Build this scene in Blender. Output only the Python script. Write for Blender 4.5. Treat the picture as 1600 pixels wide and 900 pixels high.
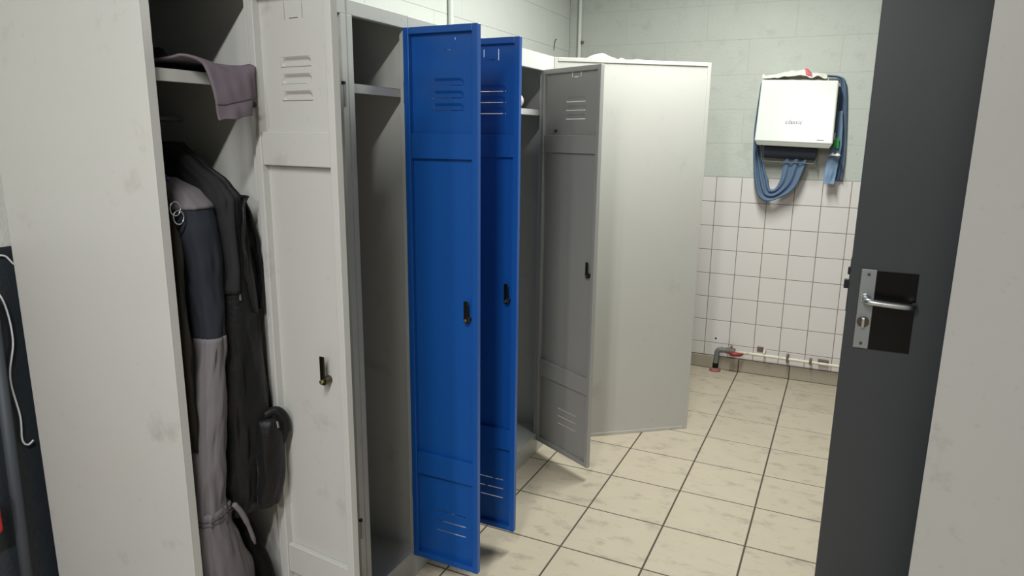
import bpy, bmesh, math, random
from mathutils import Vector, Matrix, noise
random.seed(7)
for o in list(bpy.data.objects): bpy.data.objects.remove(o, do_unlink=True)
scene = bpy.context.scene
col = scene.collection

# ------------------------------------------------------------------ camera
cam_d = bpy.data.cameras.new('camera'); cam = bpy.data.objects.new('camera', cam_d); col.objects.link(cam)
cam_d.sensor_width = 36.0; cam_d.lens = 1086.53 / 1600 * 36.0; cam_d.clip_start = 0.02
yaw, pitch, roll = 0.442556, 0.216816, 0.0114
fwd = Vector((-math.sin(yaw)*math.cos(pitch), math.cos(yaw)*math.cos(pitch), -math.sin(pitch)))
rt = Vector((math.cos(yaw), math.sin(yaw), 0)); up = rt.cross(fwd)
r2 = math.cos(roll)*rt + math.sin(roll)*up; u2 = -math.sin(roll)*rt + math.cos(roll)*up
m = Matrix((( r2.x, u2.x, -fwd.x), (r2.y, u2.y, -fwd.y), (r2.z, u2.z, -fwd.z))).to_4x4()
m.translation = (0.72518, -4.47075, 1.4691)
cam.matrix_world = m
scene.camera = cam

# ------------------------------------------------------------------ world, lamps, exposure
w = bpy.data.worlds.new('world'); scene.world = w; w.use_nodes = True
w.node_tree.nodes['Background'].inputs[0].default_value = (0.85, 0.92, 1.0, 1)
w.node_tree.nodes['Background'].inputs[1].default_value = 0.04
def area(name, loc, sx, sy, power, color):
    d = bpy.data.lights.new(name, 'AREA'); d.shape = 'RECTANGLE'; d.size = sx; d.size_y = sy
    d.energy = power; d.color = color
    o = bpy.data.objects.new(name, d); col.objects.link(o); o.location = loc
    return o
# far and near fluorescent tubes under the ceiling, running along the row of lockers
area('far_tube_light', (0.26, -1.55, 2.62), 0.07, 1.2, 66, (0.95, 1.0, 0.95))
area('near_tube_light', (0.34, -4.95, 2.62), 0.07, 1.2, 64, (1.0, 0.985, 0.97))
area('rear_fill_light', (0.34, -7.3, 2.62), 0.07, 1.2, 88, (1.0, 0.985, 0.97))  # added lamp behind the camera, evens the light on panels facing the viewer
vs = scene.view_settings
vs.view_transform = 'Standard'; vs.look = 'None'; vs.gamma = 1.0; vs.use_curve_mapping = False
vs.exposure = 0.0

# ------------------------------------------------------------------ materials
def srgb(r, g, b):
    f = lambda c: (c/255/12.92) if c/255 <= 0.04045 else ((c/255+0.055)/1.055)**2.4
    return (f(r), f(g), f(b), 1)
MATS = {}
def mat(name, rgb, rough=0.5, metal=0.0, var=0.0, vscale=3.0, stain=None, stain_scale=4.0, stain_amt=0.0, stain_lo=0.6, stain_hi=0.75,
        bump=0.0, bscale=60.0, coord='Position', rnd=0.0, stretch=(1,1,1), spec=0.5, speck=0.0, sheen=0.0):
    M = bpy.data.materials.new(name); M.use_nodes = True; nt = M.node_tree; N = nt.nodes; L = nt.links
    b = N['Principled BSDF']; b.inputs['Roughness'].default_value = rough; b.inputs['Metallic'].default_value = metal
    b.inputs['Specular IOR Level'].default_value = spec
    if sheen: b.inputs['Sheen Weight'].default_value = sheen
    base = srgb(*rgb)
    if coord == 'Position':
        g = N.new('ShaderNodeNewGeometry'); src = g.outputs['Position']
    else:
        g = N.new('ShaderNodeTexCoord'); src = g.outputs['Object']
    mp = N.new('ShaderNodeMapping'); mp.inputs['Scale'].default_value = stretch; L.new(src, mp.inputs[0]); src = mp.outputs[0]
    cur = None
    def noisen(scale, detail=4, rough_=0.6):
        n = N.new('ShaderNodeTexNoise'); n.inputs['Scale'].default_value = scale; n.inputs['Detail'].default_value = detail
        n.inputs['Roughness'].default_value = rough_; L.new(src, n.inputs['Vector']); return n
    def mixc(fac, a, bb):
        x = N.new('ShaderNodeMix'); x.data_type = 'RGBA'
        L.new(fac, x.inputs[0])
        for s, v in ((6, a), (7, bb)):
            if isinstance(v, tuple): x.inputs[s].default_value = v
            else: L.new(v, x.inputs[s])
        return x.outputs[2]
    cur = base
    if var:
        n = noisen(vscale)
        dk = tuple(c*(1-var) for c in base[:3])+(1,); lt = tuple(min(1, c*(1+var)) for c in base[:3])+(1,)
        cur = mixc(n.outputs[0], dk, lt)
    if stain_amt:
        n = noisen(stain_scale, 6, 0.65)
        r = N.new('ShaderNodeMapRange'); r.inputs[1].default_value = stain_lo; r.inputs[2].default_value = stain_hi
        r.inputs[4].default_value = stain_amt; L.new(n.outputs[0], r.inputs[0])
        cur = mixc(r.outputs[0], cur, srgb(*stain))
    if speck:
        n = noisen(45, 3, 0.5)
        r = N.new('ShaderNodeMapRange'); r.inputs[1].default_value = 0.66; r.inputs[2].default_value = 0.76
        r.inputs[4].default_value = speck; L.new(n.outputs[0], r.inputs[0])
        cur = mixc(r.outputs[0], cur, srgb(*(stain or (70, 66, 60))))
    if rnd:
        oi = N.new('ShaderNodeObjectInfo'); r = N.new('ShaderNodeMapRange')
        r.inputs[3].default_value = 1-rnd; r.inputs[4].default_value = 1+rnd; L.new(oi.outputs['Random'], r.inputs[0])
        h = N.new('ShaderNodeHueSaturation'); L.new(r.outputs[0], h.inputs['Value'])
        if isinstance(cur, tuple): h.inputs['Color'].default_value = cur
        else: L.new(cur, h.inputs['Color'])
        cur = h.outputs[0]
    if isinstance(cur, tuple): b.inputs['Base Color'].default_value = cur
    else: L.new(cur, b.inputs['Base Color'])
    if bump:
        n = noisen(bscale, 5, 0.6)
        bp = N.new('ShaderNodeBump'); bp.inputs['Strength'].default_value = bump; bp.inputs['Distance'].default_value = 0.01
        L.new(n.outputs[0], bp.inputs['Height']); L.new(bp.outputs[0], b.inputs['Normal'])
    MATS[name] = M
    return M
mat('grey_paint', (180, 181, 177), 0.42, var=0.05, vscale=2.5, stain=(120, 112, 104), stain_scale=6.5, stain_amt=0.6, stain_lo=0.60, stain_hi=0.82, speck=0.15)
mat('pale_paint', (184, 182, 176), 0.4, var=0.04, vscale=2.0, stain=(130, 122, 112), stain_scale=6, stain_amt=0.4, stain_lo=0.62, stain_hi=0.82, speck=0.12)
mat('shaded_grey_paint', (158, 157, 152), 0.42, var=0.05, vscale=3, stain=(95, 88, 80), stain_scale=9, stain_amt=0.4, stain_lo=0.66, stain_hi=0.8)  # darker copy of the locker grey: shade on the far doors put into colour
mat('blue_paint', (20, 84, 164), 0.33, var=0.05, vscale=3)
mat('lock_dark', (58, 54, 42), 0.3, metal=0.9)
mat('lock_body', (92, 84, 72), 0.35, metal=0.8)
mat('brass', (224, 214, 160), 0.2, metal=1.0)
mat('steel', (186, 190, 192), 0.28, metal=1.0)
mat('brushed_steel', (150, 155, 158), 0.45, metal=0.6, var=0.04, vscale=30)
mat('floor_tile', (180, 168, 149), 0.45, var=0.07, vscale=6, stain=(96, 88, 80), stain_scale=9, stain_amt=0.8, stain_lo=0.53, stain_hi=0.85, speck=0.35, rnd=0.03, stretch=(1, 1.6, 1))
mat('floor_grout', (74, 64, 55), 0.9)
mat('skirt_tile', (160, 150, 134), 0.45, var=0.05, vscale=6, stain=(110, 98, 84), stain_scale=8, stain_amt=0.4)
mat('wall_tile', (212, 206, 203), 0.22, var=0.015, vscale=4, rnd=0.012, stain=(150, 135, 120), stain_scale=14, stain_amt=0.25, stain_lo=0.7, stain_hi=0.85)
mat('wall_grout', (116, 104, 96), 0.9)
mat('concrete', (182, 185, 177), 0.75, var=0.06, vscale=6, stain=(140, 142, 132), stain_scale=9, stain_amt=0.5, stain_lo=0.55, stain_hi=0.8, bump=0.25, bscale=55, speck=0.35)
mat('concrete_joint', (172, 176, 167), 0.85, var=0.1, vscale=9)
mat('white_block', (205, 207, 201), 0.6, var=0.02, vscale=5, bump=0.25, bscale=45)
mat('white_joint', (192, 194, 188), 0.8)
mat('dado_paint', (44, 50, 56), 0.4, var=0.12, vscale=6, bump=0.25, bscale=30)
mat('ceiling_paint', (112, 112, 110), 0.8)
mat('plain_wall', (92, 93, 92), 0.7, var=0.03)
mat('conduit_paint', (216, 219, 212), 0.5)
mat('dark_pipe', (54, 60, 66), 0.6)
mat('cable_white', (214, 216, 216), 0.5)
mat('red_plastic', (190, 34, 28), 0.4)
mat('anthracite', (57, 62, 66), 0.42, var=0.06, vscale=3)
mat('black_gloss', (5, 5, 6), 0.28, spec=0.25)
mat('bolt_dark', (34, 34, 36), 0.5, metal=0.4)
mat('plastic_white', (216, 218, 212), 0.16, var=0.01)
mat('plastic_label', (228, 229, 225), 0.2)
mat('plastic_grey', (96, 96, 94), 0.45)
mat('ink_grey', (78, 78, 76), 0.6)
mat('paper_blue', (88, 108, 134), 0.85, var=0.14, vscale=14)
mat('paper_blue_light', (116, 140, 168), 0.85, var=0.06, vscale=14)
mat('roll_navy', (44, 50, 62), 0.8)
mat('rag_white', (216, 212, 202), 0.9, var=0.04, vscale=18)
mat('rag_red', (206, 104, 112), 0.9)
mat('sticker_green', (22, 142, 52), 0.5)
mat('pipe_grey', (104, 106, 102), 0.5, var=0.12, vscale=30, stain=(70, 60, 52), stain_scale=30, stain_amt=0.5)
mat('pipe_dirty', (104, 92, 82), 0.6, var=0.2, vscale=30)
mat('rubber_black', (22, 20, 20), 0.6, spec=0.12)
mat('flange_red', (140, 84, 80), 0.7, var=0.1, vscale=30)
mat('valve_red', (140, 44, 44), 0.5, var=0.1, vscale=40)
mat('pipe_cream', (222, 214, 194), 0.45, stain=(110, 98, 84), stain_scale=25, stain_amt=0.5, stain_lo=0.55, stain_hi=0.7)
mat('vest_black', (17, 17, 19), 0.5, spec=0.25, var=0.2, vscale=12, bump=0.7, bscale=16, sheen=0.05)
mat('vest_grey', (42, 42, 43), 0.85, spec=0.12, var=0.08, vscale=14)
mat('lining_black', (9, 9, 10), 0.5, spec=0.12, bump=0.5, bscale=40)
mat('cloth_navy', (42, 46, 53), 0.85, spec=0.12, var=0.06, vscale=18)
mat('cloth_grey', (110, 106, 109), 0.9, spec=0.12, var=0.06, vscale=16)
mat('cloth_mauve', (104, 96, 103), 0.9, spec=0.12, var=0.06, vscale=18)
mat('cloth_olive', (42, 40, 36), 0.9, spec=0.12, var=0.08, vscale=16)
mat('cloth_dark', (40, 38, 42), 0.9, spec=0.12)
mat('stitch_dark', (82, 78, 86), 0.9)
mat('hanger_purple', (52, 46, 84), 0.4)
mat('gypsum', (188, 170, 165), 0.7)
mat('patch_beige', (196, 190, 165), 0.8)

# ------------------------------------------------------------------ mesh helpers
class MB:
    def __init__(s): s.v = []; s.f = []
    def add(s, verts, faces):
        n = len(s.v); s.v += [tuple(p) for p in verts]; s.f += [tuple(i+n for i in f) for f in faces]; return s
    def box(s, x0, x1, y0, y1, z0, z1):
        if x0 > x1: x0, x1 = x1, x0
        if y0 > y1: y0, y1 = y1, y0
        if z0 > z1: z0, z1 = z1, z0
        return s.add([(x0,y0,z0),(x1,y0,z0),(x1,y1,z0),(x0,y1,z0),(x0,y0,z1),(x1,y0,z1),(x1,y1,z1),(x0,y1,z1)],
                     [(0,3,2,1),(4,5,6,7),(0,1,5,4),(1,2,6,5),(2,3,7,6),(3,0,4,7)])
    def cyl(s, a, b, r, n=16, r2=None):
        return s.tube([a, b], [r, r if r2 is None else r2], n)
    def tube(s, pts, r, n=12, caps=True):
        P = [Vector(p) for p in pts]; R = r if isinstance(r, (list, tuple)) else [r]*len(P)
        vs_, fs = [], []
        prev = None
        for i, p in enumerate(P):
            t = (P[min(i+1, len(P)-1)] - P[max(i-1, 0)]).normalized()
            if prev is None:
                a = Vector((0,0,1)) if abs(t.z) < 0.9 else Vector((1,0,0))
                u = t.cross(a).normalized()
            else:
                u = (prev - t*prev.dot(t)).normalized()
            prev = u; v = t.cross(u)
            for k in range(n):
                c = 2*math.pi*k/n; vs_.append(p + (u*math.cos(c) + v*math.sin(c))*R[i])
        for i in range(len(P)-1):
            for k in range(n):
                fs.append((i*n+k, i*n+(k+1) % n, (i+1)*n+(k+1) % n, (i+1)*n+k))
        if caps:
            fs.append(tuple(reversed(range(n)))); fs.append(tuple(range((len(P)-1)*n, len(P)*n)))
        return s.add(vs_, fs)
    def grid(s, fn, nu, nv):
        vs_ = [fn(i/nu, j/nv) for i in range(nu+1) for j in range(nv+1)]
        fs = [(i*(nv+1)+j, (i+1)*(nv+1)+j, (i+1)*(nv+1)+j+1, i*(nv+1)+j+1) for i in range(nu) for j in range(nv)]
        return s.add(vs_, fs)
    def loft(s, rings, caps=True):
        n = len(rings[0]); vs_ = [p for r in rings for p in r]; fs = []
        for i in range(len(rings)-1):
            for k in range(n):
                fs.append((i*n+k, i*n+(k+1) % n, (i+1)*n+(k+1) % n, (i+1)*n+k))
        if caps:
            fs.append(tuple(reversed(range(n)))); fs.append(tuple(range((len(rings)-1)*n, len(rings)*n)))
        return s.add(vs_, fs)
    def sheet(s, x0, x1, z0, z1, y0, y1, holes):
        xs = sorted({x0, x1} | {h[0] for h in holes} | {h[1] for h in holes})
        zs = sorted({z0, z1} | {h[2] for h in holes} | {h[3] for h in holes})
        def solid(i, k):
            if i < 0 or k < 0 or i >= len(xs)-1 or k >= len(zs)-1: return False
            cx = (xs[i]+xs[i+1])/2; cz = (zs[k]+zs[k+1])/2
            return not any(h[0] < cx < h[1] and h[2] < cz < h[3] for h in holes)
        for i in range(len(xs)-1):
            for k in range(len(zs)-1):
                if not solid(i, k): continue
                a, b, c, d = xs[i], xs[i+1], zs[k], zs[k+1]
                s.add([(a,y0,c),(b,y0,c),(b,y0,d),(a,y0,d)], [(0,1,2,3)])
                s.add([(a,y1,c),(b,y1,c),(b,y1,d),(a,y1,d)], [(3,2,1,0)])
                if not solid(i-1, k): s.add([(a,y0,c),(a,y0,d),(a,y1,d),(a,y1,c)], [(0,1,2,3)])
                if not solid(i+1, k): s.add([(b,y0,c),(b,y1,c),(b,y1,d),(b,y0,d)], [(0,1,2,3)])
                if not solid(i, k-1): s.add([(a,y0,c),(a,y1,c),(b,y1,c),(b,y0,c)], [(0,1,2,3)])
                if not solid(i, k+1): s.add([(a,y0,d),(b,y0,d),(b,y1,d),(a,y1,d)], [(0,1,2,3)])
        return s
    def mesh(s, name, material, smooth=False, weld=True):
        me = bpy.data.meshes.new(name); me.from_pydata(s.v, [], s.f)
        bm = bmesh.new(); bm.from_mesh(me)
        if weld: bmesh.ops.remove_doubles(bm, verts=bm.verts, dist=1e-6)
        bmesh.ops.recalc_face_normals(bm, faces=bm.faces)
        bm.to_mesh(me); bm.free()
        me.materials.append(MATS[material])
        if smooth:
            for p in me.polygons: p.use_smooth = True
        return me
    def build(s, name, material, parent=None, smooth=False, bevel=0.0, solid=0.0, subd=0, weld=True, segs=2):
        o = bpy.data.objects.new(name, s.mesh(name, material, smooth, weld)); col.objects.link(o)
        if parent: o.parent = parent
        if solid:
            md = o.modifiers.new('thickness', 'SOLIDIFY'); md.thickness = solid; md.offset = 0
        if bevel:
            md = o.modifiers.new('bevel', 'BEVEL'); md.width = bevel; md.segments = segs; md.limit_method = 'ANGLE'; md.angle_limit = 0.6
        if subd:
            md = o.modifiers.new('subd', 'SUBSURF'); md.levels = subd; md.render_levels = subd
        return o
def empty(name, loc=(0,0,0), rz=0.0):
    o = bpy.data.objects.new(name, None); col.objects.link(o); o.location = loc; o.rotation_euler = (0,0,rz)
    o.empty_display_size = 0.05
    return o
def tag(o, label, cat=None, group=None, kind=None):
    o['label'] = label
    if cat: o['category'] = cat
    if group: o['group'] = group
    if kind: o['kind'] = kind
    return o
def mesh_obj(name, me, loc, parent=None):
    o = bpy.data.objects.new(name, me); col.objects.link(o); o.location = loc
    if parent: o.parent = parent
    return o
def lerp(a, b, t): return a + (b-a)*t
def interp(tab, x):
    if x <= tab[0][0]: return tab[0][1:]
    for p, q in zip(tab, tab[1:]):
        if x <= q[0]:
            t = (x-p[0])/(q[0]-p[0]); t = t*t*(3-2*t)*0.5 + t*0.5
            return tuple(lerp(a, b, t) for a, b in zip(p[1:], q[1:]))
    return tab[-1][1:]
def spline(pts, n):
    P = [Vector(p) for p in pts]; out = []
    for i in range(len(P)-1):
        p0, p1, p2, p3 = P[max(i-1, 0)], P[i], P[i+1], P[min(i+2, len(P)-1)]
        for k in range(n):
            t = k/n
            out.append(0.5*((2*p1)+(-p0+p2)*t+(2*p0-5*p1+4*p2-p3)*t*t+(-p0+3*p1-3*p2+p3)*t*t*t))
    out.append(P[-1]); return out

# chamfered tile lying in the xy plane, top at z = t
def tile_mesh(name, wx, wy, t, b, material):
    mb = MB()
    A = [(0,0),(wx,0),(wx,wy),(0,wy)]; B = [(b,b),(wx-b,b),(wx-b,wy-b),(b,wy-b)]
    vs_ = [(x,y,0) for x, y in A] + [(x,y,t-b) for x, y in A] + [(x,y,t) for x, y in B]
    fs = [(3,2,1,0),(8,9,10,11)]
    for k in range(4):
        j = (k+1) % 4; fs += [(k,j,4+j,4+k),(4+k,4+j,8+j,8+k)]
    mb.add(vs_, fs)
    return mb.mesh(name, material)
# the same tile standing on a wall that faces -y: face at y = -t (object origin on the bed)
def wall_tile_mesh(name, wx, wz, t, b, material):
    me = tile_mesh(name, wx, wz, t, b, material)
    for v in me.vertices: v.co = Vector((v.co.x, -v.co.z, v.co.y))
    return me
# and on a wall that faces +x (runs along y)
def wall_tile_mesh_x(name, wy, wz, t, b, material):
    me = tile_mesh(name, wy, wz, t, b, material)
    for v in me.vertices: v.co = Vector((v.co.z, v.co.x, v.co.y))
    return me

# ================================================================== THE SETTING
XL, XR, YB, YF, ZC = -1.0, 1.62, 0.0, -8.8, 2.75
# ---- floor with its tiles
floor = MB().box(XL-0.1, XR+0.1, YF-0.1, YB+0.1, -0.12, -0.0012).build('floor', 'floor_grout')
tag(floor, 'beige square floor tiles with dark grout joints', kind='structure')
SF, FX, FY, G = 0.304424, 0.221205, 0.110273, 0.0062
cache = {}
def floor_tile(x0, x1, y0, y1):
    wx, wy = round(x1-x0-G, 4), round(y1-y0-G, 4)
    if wx < 0.01 or wy < 0.01: return
    if (wx, wy) not in cache: cache[(wx, wy)] = tile_mesh('tile', wx, wy, 0.009, 0.0012, 'floor_tile')
    mesh_obj('tile', cache[(wx, wy)], (x0+G/2, y0+G/2, -0.009), floor)
ys = [FY - r*SF for r in range(17, 0, -1)] + [YB]
xs = [XL] + [x for x in [FX + c*SF for c in range(-6, 8)] if XL < x < XR] + [XR]
for i in range(len(xs)-1):
    for k in range(len(ys)-1):
        floor_tile(xs[i], xs[i+1], ys[k], ys[k+1])

MB().box(XL, XR, YF, ys[0]-G/2, -0.009, 0.0).build('floor_behind', 'floor_tile', floor)

# ---- back wall: tiles below, painted concrete blocks above
SW, Z0, GW = 0.1515, 1.22985, 0.0032
wall_b = MB().box(XL-0.1, XR+0.1, YB+0.0016, YB+0.15, -0.1, ZC).build('wall_back', 'wall_grout')
tag(wall_b, 'back wall, white square tiles below and bare painted blocks above', kind='structure')
cache2 = {}
def wtile(x0, x1, z0, z1):
    wx, wz = round(x1-x0-GW, 4), round(z1-z0-GW, 4)
    if wx < 0.01 or wz < 0.01: return
    if (wx, wz) not in cache2: cache2[(wx, wz)] = wall_tile_mesh('wall_tile', wx, wz, 0.0065, 0.0012, 'wall_tile')
    mesh_obj('wall_tile', cache2[(wx, wz)], (x0+GW/2, YB+0.0065, z0+GW/2), wall_b)
txs = [XL] + [c*SW for c in range(-6, 11) if XL < c*SW < XR] + [XR]
tzs = [0.084] + [Z0 - r*SW for r in range(7, -1, -1)]
for i in range(len(txs)-1):
    for k in range(len(tzs)-1): wtile(txs[i], txs[i+1], tzs[k], tzs[k+1])
MB().box(XL, XR, YB+0.0014, YB+0.02, Z0, ZC).build('block_bed', 'concrete_joint', wall_b)
def blocks(x0, x1, z0, z1, L_, H_, gap, maker, place):
    c = {}
    r = 0; z = z0
    while z < z1-0.02:
        zt = min(z+H_, z1); x = x0 - (L_/2 if r % 2 else 0.0) - 0.12
        while x < x1-0.02:
            a, b = max(x, x0), min(x+L_, x1)
            if b-a > 0.03:
                key = (round(b-a-gap, 3), round(zt-z-gap, 3))
                if key not in c: c[key] = maker(*key)
                place(c[key], a+gap/2, z+gap/2)
            x += L_
        z = zt; r += 1
blocks(XL, XR, Z0+0.002, ZC, 0.5, 0.2, 0.0016,
       lambda a, b: wall_tile_mesh('wall_block', a, b, 0.0015, 0.0008, 'concrete'),
       lambda me, x, z: mesh_obj('wall_block', me, (x, YB+0.002, z), wall_b))
# ---- skirting tiles of the back wall
base_b = MB().box(XL, XR, YB-0.006, YB+0.0045, 0.0, 0.0815).build('baseboard_back', 'floor_grout')
tag(base_b, 'row of beige skirting tiles along the foot of the white tiles', kind='structure')
for i in range(len(xs)-1):
    wx = xs[i+1]-xs[i]-0.005
    if wx > 0.01: mesh_obj('skirting_tile', wall_tile_mesh('skirting_tile', wx, 0.080, 0.006, 0.0012, 'skirt_tile'), (xs[i]+0.0025, YB-0.006, 0.003), base_b)
# ---- left wall: blocks, the lower part painted dark
DADO = 1.205
wall_l = MB().box(XL-0.15, XL-0.0045, YF-0.1, YB+0.1, -0.1, ZC).build('wall_left', 'white_joint')
tag(wall_l, 'white painted block wall behind the lockers, dark blue-grey below', kind='structure')
blocks(-4.8, YB, DADO, ZC, 0.5, 0.2, 0.0008,
       lambda a, b: wall_tile_mesh_x('wall_block', a, b, 0.004, 0.0006, 'white_block'),
       lambda me, y, z: mesh_obj('wall_block', me, (XL-0.0045, y, z), wall_l))
MB().box(XL-0.0045, XL+0.0005, YF, YB, 0.0, DADO).build('painted_dado', 'dado_paint', wall_l)['label'] = 'dark blue-grey painted lower wall'
MB().box(XL-0.0045, XL-0.0005, YF, -4.8, DADO, ZC).build('wall_behind', 'white_block', wall_l)
# ---- ceiling, right wall with a doorway, wall behind the camera
tag(MB().box(XL-0.15, XR+0.15, YF-0.15, YB+0.15, ZC, ZC+0.1).build('ceiling', 'ceiling_paint'), 'plain white ceiling above the lockers', kind='structure')
DY0, DY1, DZ = -2.16, -1.30, 2.07
wr = MB()
wr.box(XR, XR+0.12, YF, DY0, 0, ZC); wr.box(XR, XR+0.12, DY1, YB, 0, ZC); wr.box(XR, XR+0.12, DY0, DY1, DZ, ZC)
tag(wr.build('wall_right', 'plain_wall'), 'pale plain wall on the right with a doorway', kind='structure')
tag(MB().box(XL, XR, YF-0.12, YF, 0, ZC).build('wall_front', 'plain_wall'), 'pale plain wall behind the viewer', kind='structure')

# ---- the dark door standing open, parallel to the back wall
D = MB().box(0.764, 1.60, -2.2, -2.158, 0.008, 2.04).build('door_1', 'anthracite', bevel=0.0015)
tag(D, 'anthracite grey door standing open with a steel lever handle', kind='structure')
MB().box(0.835, 0.942, -2.2035, -2.2, 0.853, 1.091).build('black_sheet', 'black_gloss', D)['label'] = 'glossy black rectangular plate behind the handle'
pl = MB().box(0.793, 0.834, -2.209, -2.2, 0.855, 1.095).build('handle_plate', 'brushed_steel', D, bevel=0.0015)
pl['label'] = 'brushed steel back plate'
for z in (1.08, 0.87):
    MB().cyl((0.8135, -2.209, z), (0.8135, -2.2115, z), 0.0045, 12).build('screw', 'lock_body', pl)
lv = [(0.812, -2.205, 1.008), (0.812, -2.232, 1.008), (0.814, -2.246, 1.008), (0.824, -2.254, 1.007), (0.86, -2.256, 1.005),
      (0.905, -2.256, 1.003), (0.925, -2.252, 1.002), (0.935, -2.240, 1.002), (0.938, -2.222, 1.002)]
lh = MB().tube(spline(lv, 5), 0.0095, 14).build('lever_handle', 'steel', D, smooth=True); lh['label'] = 'polished steel lever handle'
MB().cyl((0.812, -2.209, 1.008), (0.812, -2.216, 1.008), 0.015, 20).build('handle_rosette', 'steel', pl, smooth=False, bevel=0.001)
tk = MB().cyl((0.8125, -2.209, 0.937), (0.8125, -2.214, 0.937), 0.0165, 24).build('thumb_turn_base', 'lock_body', pl, bevel=0.001)
MB().box(0.807, 0.818, -2.228, -2.213, 0.922, 0.952).build('thumb_turn', 'steel', pl, bevel=0.003)
MB().box(0.757, 0.766, -2.192, -2.176, 1.072, 1.094).build('latch_bolt', 'bolt_dark', D, bevel=0.001)
MB().box(0.750, 0.766, -2.194, -2.174, 1.030, 1.056).build('dead_bolt', 'bolt_dark', D, bevel=0.001)
MB().box(0.7625, 0.7645, -2.193, -2.166, 0.96, 1.12).build('lock_faceplate', 'bolt_dark', D)
for z in (0.25, 1.80):
    MB().cyl((1.606, -2.179, z), (1.606, -2.179, z+0.1), 0.009, 12).build('door_hinge', 'steel', D)
fr = MB(); fr.box(XR-0.012, XR+0.13, DY0, DY0+0.04, 0, DZ); fr.box(XR-0.012, XR+0.13, DY1-0.04, DY1, 0, DZ); fr.box(XR-0.012, XR+0.13, DY0, DY1, DZ-0.04, DZ)
tag(fr.build('trim_1', 'anthracite', bevel=0.002), 'anthracite door frame in the right wall', kind='structure')

# ================================================================== LOCKERS
def louver_mesh(wd, h, dep, material):
    """pressed vent: drops quickly at its rounded top edge, then runs flat to an open slot at the bottom"""
    def fn(u, v):
        q = (abs(2*u-1)-0.72)/0.28
        v0 = 0.0 if q <= 0 else 0.95*(1-math.sqrt(max(0.0, 1-q*q)))
        t = max(0.0, min(1.0, (v-v0)/(0.42)))
        if q > 0.98: t = 0.0
        return (-wd/2 + wd*u, -dep*t*t*(3-2*t), h*(1-0.91*v))
    return MB().grid(fn, 36, 10).mesh('louver', material, True)
LOUV = {}
def make_door(parent, xh, y, width, z0, z1, theta, material, lv_c, lv_w, slit, lock_t, lock_z, hinge=True):
    """door hinged at local x = xh (its right edge), opened by theta degrees; its inner face looks to +y of its own frame"""
    R_, T = 0.019, 0.019
    mb = MB()
    mb.box(-width, -width+R_, 0.0, T, z0, z1); mb.box(-R_, 0, 0.0, T, z0, z1)
    mb.box(-width+R_, -R_, 0.0, T-0.001, z1-R_, z1); mb.box(-width+R_, -R_, 0.0, T-0.001, z0, z0+R_)
    d = mb.build('door', material, parent, bevel=0.0018, weld=False)
    d.location = (xh, y, 0); d.rotation_euler = (0, 0, math.radians(theta))
    holes = []
    H, P = 0.021, 0.0345
    lz = [1.603, 1.603-P, 1.603-2*P]
    c = -lv_c
    for z in lz: holes.append((c-lv_w/2, c+lv_w/2, z, z+H))
    n = 0.026
    holes += [(c-n-0.001, c-n+0.001, 1.698, 1.732), (c+n-0.001, c+n+0.001, 1.698, 1.732), (c-0.013, c+0.013, 1.699, 1.7007)]
    for k in range(3): holes.append((c-slit/2, c+slit/2, 0.262-0.035*k, 0.2655-0.035*k))
    sk = MB().sheet(-width+0.002, -0.002, z0+0.002, z1-0.002, 0.0, 0.0012, holes).build('door_panel', material, d)
    key = (material, round(lv_w, 3))
    if key not in LOUV: LOUV[key] = louver_mesh(lv_w, H, 0.006, material)
    for z in lz:
        mesh_obj('louver', LOUV[key], (c, 0.0006, z), d)
    for a, b in ((1.398, 1.470), (0.388, 0.464)):
        MB().box(-width+R_, -R_, 0.0012, T-0.004, a, b).build('stiffener', material, d, bevel=0.0018)
    # cam lock on the inside
    lx = -lock_t
    MB().cyl((lx, 0.0012, lock_z), (lx, 0.020, lock_z), 0.0095, 14).build('lock_barrel', 'lock_body', d, bevel=0.001)
    MB().box(lx-0.007, lx+0.007, 0.020, 0.0235, lock_z-0.009, lock_z+0.058).build('lock_cam', 'lock_dark', d, bevel=0.0015)
    MB().cyl((lx, 0.0235, lock_z), (lx, 0.029, lock_z), 0.0052, 6).build('lock_screw', 'brass', d, bevel=0.0006)
    if hinge:
        for z in (1.555, 0.30):
            MB().cyl((0.003, 0.010, z), (0.003, 0.010, z+0.062), 0.0033, 10).build('hinge', 'brushed_steel', d)
    return d
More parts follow.
